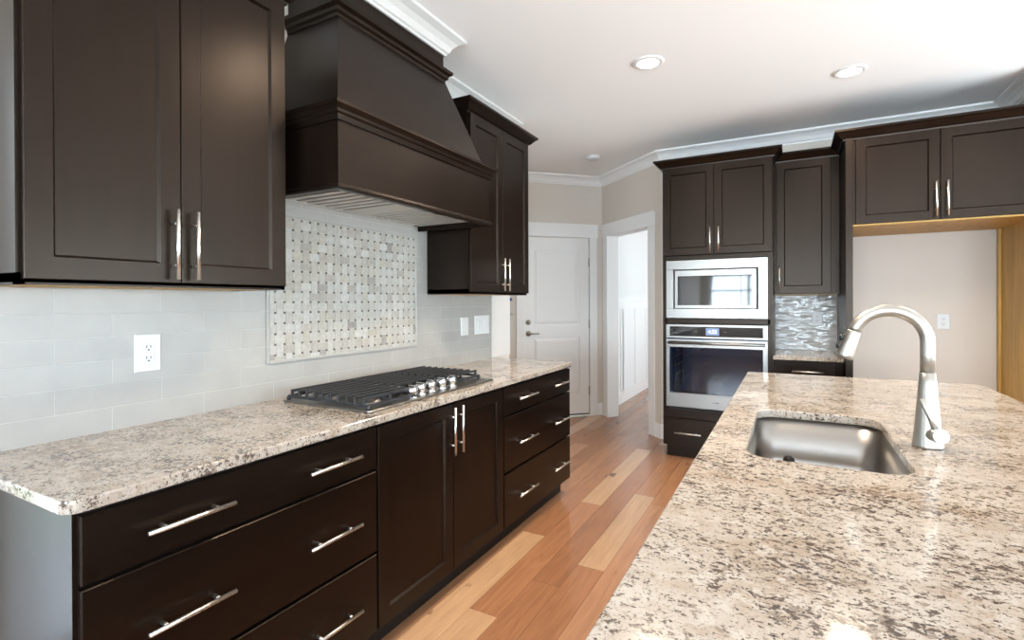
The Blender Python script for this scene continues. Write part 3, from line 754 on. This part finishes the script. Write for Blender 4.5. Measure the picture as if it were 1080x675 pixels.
# wall oven
t = thing('wall_oven', 'built-in stainless wall oven with lit clock and dark glass door', 'oven', (1.447, 4.46, .44))
yo = YF - .012
def opan(b):
    for q in ((X0, X1, 1.124, 1.142), (X0, X1, 1.028, 1.044)): box(b, q[0], q[1], yo, yo+.03, q[2], q[3], .001)
    for q in ((X0, X0+.029), (X1-.034, X1)): box(b, q[0], q[1], yo, yo+.03, 1.044, 1.124, .001)
cp = part('control_frame', t, M['steel'], opan)
part('control_glass', cp, M['glassblack'], lambda b: box(b, X0+.028, X1-.033, yo+.002, yo+.03, 1.043, 1.125))
dx0, dx1 = X0 + (453-30)/1030*(X1-X0), X0 + (588-30)/1030*(X1-X0)
part('clock_display', cp, M['display'], lambda b: box(b, dx0, dx1, yo+.0008, yo+.0035, 1.055, 1.115))
tx = bpy.data.curves.new('clock_digits', 'FONT'); tx.body = '4:32'; tx.size = .040; tx.align_x = 'CENTER'; tx.align_y = 'CENTER'; tx.extrude = .0004
tmp_ = bpy.data.objects.new('tmp_text', tx); COL.objects.link(tmp_); bpy.context.view_layer.update()
tm_ = bpy.data.meshes.new_from_object(tmp_.evaluated_get(bpy.context.evaluated_depsgraph_get())); bpy.data.objects.remove(tmp_); bpy.data.curves.remove(tx)
tm_.materials.clear(); tm_.materials.append(M['digits'])
to = bpy.data.objects.new('clock_digits', tm_); COL.objects.link(to); to.parent = cp
to.location = Vector(((dx0+dx1)/2, yo+.0004, 1.085)) - Vector(cp['_o']); to.rotation_euler = (PI/2, 0, 0)
for x in (1.300, 1.525): part('touch_mark', cp, M['steel'], lambda b: box(b, x-.006, x+.006, yo+.001, yo+.003, 1.083, 1.0855))
gx0, gx1, gz0, gz1 = 1.087, 1.800, .565, .952
def odoor(b):
    for q in ((X0, X1, gz1, 1.018), (X0, X1, .446, gz0)): box(b, q[0], q[1], yo-.004, yo+.03, q[2], q[3], .0015)
    for q in ((X0, gx0), (gx1, X1)): box(b, q[0], q[1], yo-.004, yo+.03, gz0, gz1, .0015)
od = part('door', t, M['steel'], odoor)
part('door_glass', od, M['ovenglass'], lambda b: box(b, gx0, gx1, yo-.001, yo+.006, gz0, gz1))
def ohandle(b):
    tube(b, [(X0+.020, yo-.032, .990), (X1-.020, yo-.032, .990)], .013, 16)
    for x in (X0+.04, X1-.04): cyl(b, (x, yo-.003, .990), (x, yo-.032, .990), .009, seg=12)
part('handle', od, M['steel'], ohandle, True)
part('door_mark', od, M['iron'], lambda b: [box(b, x, x+w, yo-.0046, yo-.003, .498, .508) for x, w in ((1.432, .006), (1.447, .004), (1.456, .010), (1.470, .006))])
def cavity(b):
    x0, x1, y0, y1, z0, z1, w = 1.105, 1.782, yo+.03, 4.95, .50, .985, .008
    box(b, x0-w, x0, y0, y1, z0, z1); box(b, x1, x1+w, y0, y1, z0, z1); box(b, x0-w, x1+w, y1, y1+w, z0-w, z1+w)
    box(b, x0-w, x1+w, y0, y1, z0-w, z0); box(b, x0-w, x1+w, y0, y1, z1, z1+w)
    for q in ((1.066, x0-w), (x1+w, 1.827)): box(b, q[0], q[1], y0, y0+.01, .455, 1.02)
    box(b, x0-w, x1+w, y0, y0+.01, .455, z0-w); box(b, x0-w, x1+w, y0, y0+.01, z1+w, 1.02)
cv = part('cavity', t, M['cavity_blue'], cavity)
for x in (1.112, 1.775):
    def rack_side(b):
        for z in (.62, .70, .78, .86): cyl(b, (x, yo+.06, z), (x, 4.90, z), .004, seg=8)
        for y in (yo+.06, 4.90): cyl(b, (x, y, .58), (x, y, .90), .004, seg=8)
    part('rack_support', cv, M['steel'], rack_side)
part('vent_grille', t, M['dark'], lambda b: (box(b, X0+.01, X1-.01, yo+.008, yo+.03, .4405, .4455), box(b, X0+.02, X1-.02, yo+.012, yo+.02, .418, .438)))

# narrow cabinets between the oven and the refrigerator space
t = thing('upper_cabinet', 'narrow single-door dark wall cabinet between oven cabinet and refrigerator space', 'cabinet', (2.1, 4.85, 1.385))
NX0, NX1, YN = 1.873, 2.328, 4.700
def nbody(b):
    box(b, NX0, NX1, YN+.02, YB, UB+.006, 2.48)
part('body', t, M['wood'], nbody)
part('underside', t, M['ochre'], lambda b: box(b, NX0+.01, NX1-.01, YN+.04, YB, UB+.001, UB+.006))
door(t, BW, 1.888, 2.270, 1.399, 2.466, YN, -1, (True, 1.912, 1.412, 1.622))
part('crown_molding', t, M['wood'], lambda b: sweep(b, [(TX1+.002, YN+.018), (NX1+.004, YN+.018)], CROWN_CAB, z0=2.468))
t = thing('base_cabinet', 'narrow dark base with one drawer between oven cabinet and refrigerator space', 'cabinet', (2.1, 4.75, 0))
part('body', t, M['wood'], lambda b: box(b, NX0, NX1, 4.466, YB, .11, .884))
part('toe_kick', t, M['dark'], lambda b: box(b, NX0, NX1, 4.53, YB, 0, .11))
drawer(t, BW, 1.880, 2.285, .722, .872, 4.446, -1, [(False, .801, 1.998, 2.212)])
door(t, BW, 1.880, 2.285, .113, .710, 4.446, -1, (True, 2.25, .48, .69))
solo('countertop', BM(lambda b: slab(b, rrect(NX0, 2.330, 4.420, YB, 0), .884, .914)), M['granite2'], 'short speckled granite top on the narrow base beside the oven', 'countertop')
solo('tile_backsplash', BM(lambda b: box(b, NX0, NX1, 5.029, 5.0365, .914, 1.384)), M['tile_back'], 'small patch of wavy shiny tiles under the narrow wall cabinet', 'backsplash')
t = plate('wall_outlet', 'white outlet on the shiny tiles beside the oven cabinet', BW, 2.150, 2.228, 1.125, 1.247, 5.029, -1, 'outlet')
receptacle(t, BW, 2.189, 1.186, 5.023, -1)

# refrigerator surround
FY = 4.287
solo('cabinet_side_panel', BM(lambda b: box(b, 2.333, 2.376, FY-.004, YB, 0, 2.48, .001)), M['wood'], 'full-height dark end panel left of the empty refrigerator space', 'panel')
t = thing('upper_cabinet', 'wide two-door dark cabinet above the empty refrigerator space', 'cabinet', (2.87, 4.6, 1.86))
FX1 = 3.345
part('body', t, M['wood'], lambda b: box(b, 2.378, FX1, FY+.020, YB, 1.872, 2.48))
part('underside', t, M['ochre'], lambda b: box(b, 2.378, FX1, FY+.022, YB, 1.862, 1.872), label='bare yellowish wood underside')
door(t, BW, 2.3932, 2.8556, 1.8725, 2.466, FY, -1, (True, 2.8315, 1.888, 2.118))
door(t, BW, 2.8586, 3.335, 1.8725, 2.466, FY, -1, (True, 2.891, 1.888, 2.118))
part('crown_molding', t, M['wood'], lambda b: sweep(b, [(2.332, 5.03), (2.332, FY+.016), (3.386, FY+.016)], CROWN_CAB, z0=2.468))
t = thing('cabinet_side_panel', 'yellowish bare wood panel on the right of the empty refrigerator space', 'panel', (3.36, 4.65, 0))
part('panel', t, M['ochre'], lambda b: box(b, 3.347, 3.384, FY, YB, 0, 2.47))
part('cleat', t, M['ochre'], lambda b: box(b, 3.330, 3.3468, YB-.035, YB, 0.14, 1.861, .001))
t = plate('wall_outlet', 'white outlet on the plain wall of the empty refrigerator space', BW, 2.983, 3.062, 1.115, 1.233, 5.0368, -1, 'outlet')
receptacle(t, BW, 3.0225, 1.174, 5.0308, -1)

# ================================================================== ISLAND
IX0, IX1, IY0, IY1 = 1.765, 2.832, .42, 3.356
SX0, SX1, SY0, SY1 = 1.880, 2.264, 1.525, 2.222
hole = rrect(SX0, SX1, SY0, SY1, .075, 10)
solo('island_countertop', BM(lambda b: slab(b, rrect(IX0, IX1, IY0, IY1, [.02, .02, .05, .02]), .884, .914, [hole])), M['granite'],
     'large speckled cream granite island top with a sink cutout', 'countertop')
t = thing('island_cabinet', 'dark island base carrying the large granite top', 'cabinet', (2.2, 1.9, 0))
def ibody(b):
    for q in ((1.80, 1.82, .46, 3.32), (2.50, 2.52, .46, 3.32)): box(b, *q, .11, .884)
    for q in ((.46, .48), (3.30, 3.32)): box(b, 1.82, 2.50, q[0], q[1], .11, .884)
    box(b, 1.82, 2.50, .48, 3.30, .11, .13)
part('carcass', t, M['wood'], ibody)
part('toe_kick', t, M['dark'], lambda b: box(b, 1.87, 2.50, .46, 3.32, 0, .11))
LI = lambda u, v, n: (n, u, v)
for a, b_ in ((.47, 1.17), (1.18, 1.87), (1.88, 2.58), (2.59, 3.31)):
    part('door', t, M['wood'], lambda b: shaker(b, LI, a, b_, .12, .87, 1.78, -1))
# sink
t = thing('sink', 'stainless undermount sink sunk in the island granite', 'sink', (2.07, 1.87, .69))
def bowl(b):
    tt = bmesh.new(); zs = []
    o = .006
    def loop(i, z, r): return [tt.verts.new((x, y, z)) for x, y in rrect(SX0-o+i, SX1+o-i, SY0-o+i, SY1+o-i, r, 10)]
    ls = [loop(-.02, .884-.002, .09), loop(-.02, .8835, .09), loop(0, .8835, .075), loop(.004, .74, .073), loop(.010, .71, .07), loop(.022, .695, .065), loop(.045, .690, .05)]
    for p, q in zip(ls, ls[1:]):
        for k in range(len(p)):
            f = tt.faces.new((p[k], p[(k+1) % len(p)], q[(k+1) % len(q)], q[k])); f.smooth = True
    tt.faces.new(ls[-1]); merge(b, tt)
part('bowl', t, M['sink'], bowl)
part('overflow_opening', t, M['dark'], lambda b: cyl(b, (1.985, SY1+.004-.006, .722), (1.985, SY1-.008, .722), .020, seg=24), True)
part('drain', t, M['chrome'], lambda b: lathe(b, 2.07, 1.87, [(0, .6905), (.055, .6905), (.055, .693), (.045, .694), (.03, .691), (0, .691)]))
# faucet
FB = Vector((2.338, 1.860, .914))
t = thing('faucet', 'brushed nickel pull-down gooseneck faucet beside the sink', 'faucet', FB)
part('body', t, M['nickel'], lambda b: lathe(b, FB.x, FB.y, [(0, .914), (.037, .914), (.037, .920), (.0355, .924), (.033, .95), (.028, 1.01), (.022, 1.085), (.0195, 1.127), (.0165, 1.128), (0, 1.128)]))
R_ = .0905
neck = [(FB.x, FB.y, 1.128), (FB.x, FB.y, 1.18), (FB.x, FB.y, 1.215)]
cx_, cz_ = FB.x - R_, 1.216
for k in range(1, 25):
    a = (PI*.90)*k/24; neck.append((cx_ + R_*math.cos(a), FB.y, cz_ + R_*math.sin(a)))
part('neck', t, M['nickel'], lambda b: tube(b, neck, .0178, 24), True)
a = PI*.90; p0 = Vector(neck[-1]); dr = Vector((-math.sin(a), 0, math.cos(a))).normalized()
def head(b):
    tube(b, [p0, p0+dr*.003, p0+dr*.004, p0+dr*.03, p0+dr*.075, p0+dr*.085, p0+dr*.087], [.0182, .0182, .0185, .0205, .0245, .0245, .021], 24)
sh_ = part('spray_head', t, M['nickel'], head, True)
side = Vector((-dr.z, 0, dr.x)); side = side if side.x < 0 else -side
def btn(b):
    for q in (.028, .055): tube(b, [p0+dr*(q-.010)+side*.021, p0+dr*q+side*.0245, p0+dr*(q+.010)+side*.0235], [.005, .008, .005], 12)
part('spray_button', sh_, M['black'], btn, True)
hc = FB + Vector((.012, -.030, .042))
hub = hc + Vector((.006, -.035, .004))
lv = part('lever_handle', t, M['nickel'], lambda b: (cyl(b, hc - Vector((.006, -.012, .002)), hub, .0195, .0195, seg=28),))
def blade(b):
    q0 = hc + Vector((.0, -.018, .012)); q1 = q0 + Vector((-.034, .006, .088))
    tube(b, [q0, q0.lerp(q1, .5), q1, q1 + (q1-q0)*.02], [.0085, .0065, .0055, .003], 14)
part('blade', lv, M['nickel'], blade, True)

# ================================================================== CEILING FITTINGS
def can(x, y, label, k=1.0):
    t = thing('recessed_light', label, 'ceiling light', (x, y, CEIL), 'recessed ceiling lights')
    part('trim_ring', t, M['trim'], lambda b: lathe(b, x, y, [(.062, CEIL-.001), (.092, CEIL-.001), (.094, CEIL-.004), (.088, CEIL-.007), (.066, CEIL-.010), (.062, CEIL-.006), (.062, CEIL-.001)]))
    part('lens', t, M['bulb'], lambda b: lathe(b, x, y, [(0, CEIL-.004), (.062, CEIL-.004), (.060, CEIL-.0075), (0, CEIL-.010)]))
    d = bpy.data.lights.new('recessed_lamp', 'SPOT'); d.energy = CAN_W*4*k; d.color = (1.0, .82, .62); d.shadow_soft_size = .12; d.spot_size = 2.7; d.spot_blend = 1.0
    o = bpy.data.objects.new('recessed_lamp', d); COL.objects.link(o); o.parent = t; o.location = (0, 0, -.03)
can(1.236, 3.112, 'lit recessed ceiling light over the aisle by the hood', 1.2)
can(2.322, 3.855, 'lit recessed ceiling light toward the refrigerator space', 1.2)
can(1.40, 1.86, 'lit recessed ceiling light over the aisle by the cooktop, out of view', 2.5)
can(3.28, 3.00, 'added unseen ceiling light right of the island, filling the refrigerator space', 1.3)  # no known fitting here; added to brighten the alcove and nearby ceiling
t = thing('smoke_detector', 'small round white disc on the ceiling by the entry door', 'smoke detector', (.26, 4.85, CEIL))
part('base', t, M['plastic'], lambda b: lathe(b, .26, 4.85, [(0, CEIL-.001), (.075, CEIL-.001), (.075, CEIL-.012), (0, CEIL-.012)]))
part('cover', t, M['plastic'], lambda b: lathe(b, .26, 4.85, [(0, CEIL-.0125), (.07, CEIL-.0125), (.066, CEIL-.028), (.05, CEIL-.034), (0, CEIL-.035)]))

for o in bpy.data.objects:
    if '_o' in o: del o['_o']
